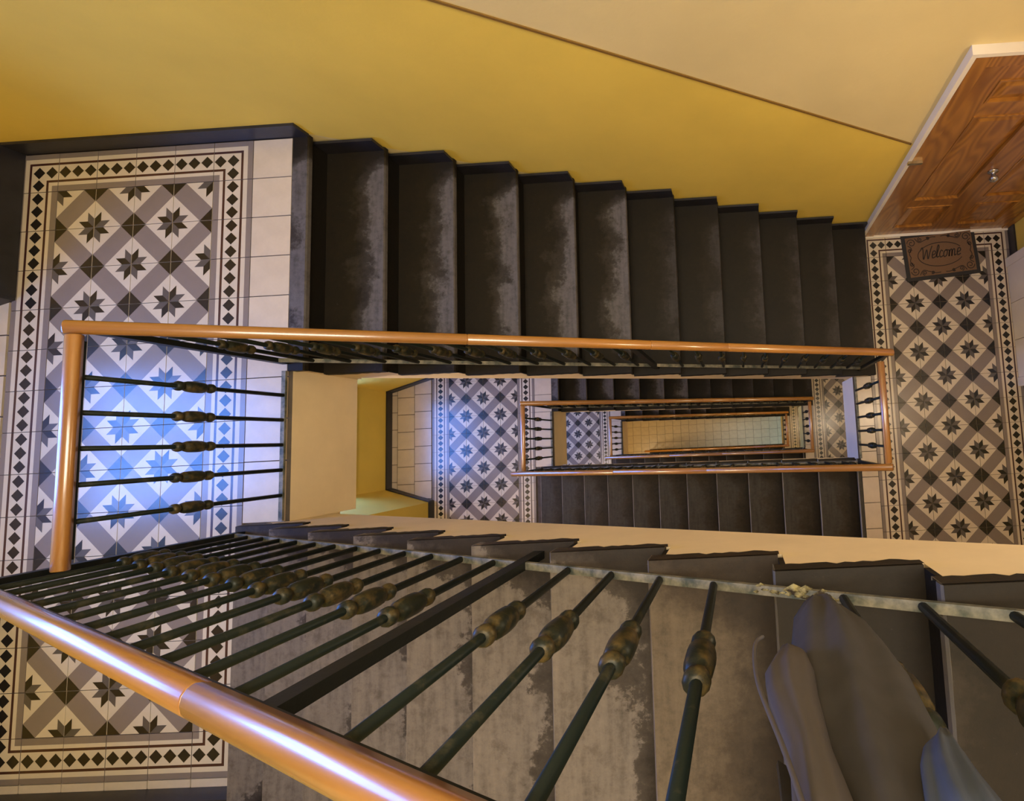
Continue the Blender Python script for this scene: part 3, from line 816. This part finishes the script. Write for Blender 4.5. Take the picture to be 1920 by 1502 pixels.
for P in LET:
    P = [((x + .22 * y - 2.6) * s_, (y - .55) * s_) for x, y in P]
    lt_.ribbon(smooth_pts(P), .0085, .013, .0142)
lt_.build('lettering', ['mat_print'], mt, (.0, .005, 0))
MB().ribbon([(.185 * math.cos(2 * PI * k / 40), .098 * math.sin(2 * PI * k / 40)) for k in range(3, 38)], .006, .013, .014).build('oval_ring', ['mat_print'], mt)
for sx in (-1, 1):
    for sy in (-1, 1):
        sc = MB()
        for cx, cy, r0, ph, tw in ((.222, .118, .036, 0, 1), (.150, .140, .020, 1.5, -1), (.243, .055, .018, 3.0, -1), (.085, .142, .014, .5, 1)):
            P = []
            for k in range(22):
                an = ph + tw * k * .42; rr = r0 * (1 - k / 26)
                P.append((sx * (cx + rr * math.cos(an)), sy * (cy + rr * math.sin(an))))
            sc.ribbon(P, .0065, .013, .0142)
        sc.ribbon([(sx * x, sy * y) for x, y in smooth_pts([(.19, .155), (.16, .118), (.115, .13), (.06, .15), (.02, .148)])], .006, .013, .0142)
        sc.ribbon([(sx * x, sy * y) for x, y in smooth_pts([(.255, .10), (.228, .075), (.25, .035), (.24, .0)])], .006, .013, .0142)
        sc.build('scroll_ornament', ['mat_print'], mt)

# ------------------------------------------------------------------ grey garment hanging over the near handrail
jk = ob('draped_jacket', None, None, (.09, -.285, 1.68)); tag(jk, 'grey cloth jacket hanging over the near railing at the bottom right', 'jacket')
def sheet(name, left, right, yoff, mat, wave, thick, nu=14):
    """left/right: matching lists of (x, z) down the two sides; front surface bulging towards the well"""
    n = len(left); vs = []; fs = []
    for side in (1, 0):
        for i in range(n):
            for k in range(nu + 1):
                t_ = k / nu
                x = left[i][0] * (1 - t_) + right[i][0] * t_; z = left[i][1] * (1 - t_) + right[i][1] * t_
                wd = abs(right[i][0] - left[i][0])
                y = yoff + .012 + .028 * math.sin(PI * t_) * min(1, wd / .1) + wave * math.sin(t_ * 17 + z * 9) * min(1, wd / .08) + .4 * wave * math.sin(z * 46 + t_ * 4)
                if not side: y -= thick
                vs.append((x - .09, y + .285, z - 1.68))
    N = n * (nu + 1)
    for i in range(n - 1):
        for k in range(nu):
            a_ = i * (nu + 1) + k; q4 = (a_, a_ + 1, a_ + nu + 2, a_ + nu + 1)
            fs.append(q4); fs.append(tuple(N + v for v in q4[::-1]))
    rim = [k for k in range(nu + 1)] + [i * (nu + 1) + nu for i in range(1, n)] + [(n - 1) * (nu + 1) + k for k in range(nu - 1, -1, -1)] + [i * (nu + 1) for i in range(n - 2, 0, -1)]
    for i in range(len(rim)):
        a_, c_ = rim[i], rim[(i + 1) % len(rim)]
        fs.append((c_, a_, N + a_, N + c_))
    o = ob(name, me(name, vs, fs, mat, None, True), jk)
    return o
Lm = [(.028, 2.345), (.030, 2.27), (.034, 2.17), (.038, 2.08), (.042, 1.98), (.050, 1.88), (.062, 1.79), (.084, 1.72), (.102, 1.688)]
Rm_ = [(.150, 2.345), (.150, 2.27), (.152, 2.18), (.156, 2.11), (.163, 1.995), (.160, 1.90), (.153, 1.83), (.136, 1.755), (.107, 1.686)]
sheet('jacket_body', Lm, Rm_, -.270, 'cloth_grey', .005, .016)
Lf = [(.016, 2.33), (.020, 2.24), (.024, 2.17), (.013, 2.08), (.012, 2.03), (.024, 1.99), (.034, 1.965)]
Rf = [(.062, 2.33), (.060, 2.24), (.056, 2.17), (.058, 2.08), (.061, 2.03), (.058, 1.99), (.046, 1.962)]
o = sheet('jacket_flap', Lf, Rf, -.246, 'cloth_light', .003, .012); o['label'] = 'lighter grey flap'
Lb = [(.095, 2.33), (.10, 2.25), (.108, 2.215), (.118, 2.19), (.130, 2.175)]
Rb = [(.146, 2.33), (.147, 2.25), (.147, 2.215), (.147, 2.19), (.145, 2.17)]
o = sheet('jacket_sheen', Lb, Rb, -.240, 'cloth_blue_sheen', .005, .010); o['label'] = 'blue sheen painted as a cloth patch'  # blue sheen on the cloth, put in as a coloured sheet
st = MB(); P = smooth_pts([(.034, 2.33), (.020, 2.20), (.004, 2.08), (.004, 1.99), (.013, 1.965)], 6)
for w_, oy in ((.006, 0),):
    vs = []; fs = []
    for i, (x, z) in enumerate(P):
        for k in range(6):
            an = 2 * PI * k / 6; vs.append((x - .09 + .0022 * math.cos(an), .062 + .0022 * math.sin(an), z - 1.68))
    for i in range(len(P) - 1):
        for k in range(6): fs.append((i * 6 + k, i * 6 + (k + 1) % 6, (i + 1) * 6 + (k + 1) % 6, (i + 1) * 6 + k))
    st.add(vs, fs)
def railz(x): return R_ + SLP * (x - XB0) + .863
vs = []; fs = []; prof_ = [(-.256, -.075), (-.260, -.02), (-.275, .020), (-.300, .034), (-.324, .034), (-.350, .018), (-.364, -.03), (-.372, -.12), (-.368, -.24), (-.374, -.34)]
for i, (y_, dz_) in enumerate(prof_):
    for k in range(9):
        x_ = .022 + .128 * k / 8
        vs.append((x_ - .09, y_ + .285 + .004 * math.sin(k * 1.7 + i), (railz(x_) if i < 6 else railz(x_)) + dz_ - 1.68))
for i in range(len(prof_) - 1):
    for k in range(8): fs.append((i * 9 + k, i * 9 + k + 1, i * 9 + k + 10, i * 9 + k + 9))
sd = ob('jacket_fold', me('jacket_fold', vs, fs, 'cloth_grey', None, True), jk)
md = sd.modifiers.new('thickness', 'SOLIDIFY'); md.thickness = .006; md.offset = 0
st.build('drawstring', ['cloth_light'], jk, smooth=True)

# ------------------------------------------------------------------ unseen globe lamps under the landings, added as warm fill light
for n, (lx, zl, pw) in enumerate(((1.75, H - SL, 30), (1.75, -H - SL, 21), (1.75, -3 * H - SL, 24), (-2.95, -SL, 42), (-2.95, -2 * H - SL, 30), (-2.6, -4 * H - SL, 42))):
    lp = ob('fill_lamp', None, None, (lx, .2 if n < 3 else -.6, zl))
    tag(lp, ('added fill globe above the door landing', 'added fill globe below the door landing', 'added fill globe above the lowest landing', 'added fill globe under the big left landing', 'added fill globe under the small left landing', 'added fill globe above the ground floor')[n], 'lamp', 'added fill lamps under the landings')
    MB().lathe([(-.03, .05), (0, .06)], 16).build('fill_lamp_base', ['white_paint'], lp, smooth=True)
    MB().lathe([(-.19 + .08 - .08 * math.cos(PI * k / 8) if k else -.19, max(.004, .08 * math.sin(PI * k / 8))) for k in range(9)], 16).build('fill_lamp_globe', ['fill_globe_glass'], lp, smooth=True)
    d = bpy.data.lights.new('fill_light', 'POINT'); d.color = WARM; d.energy = pw; d.shadow_soft_size = .09
    lo = bpy.data.objects.new('fill_light', d); COL.objects.link(lo); lo.parent = lp; lo.location = (0, 0, -.30)
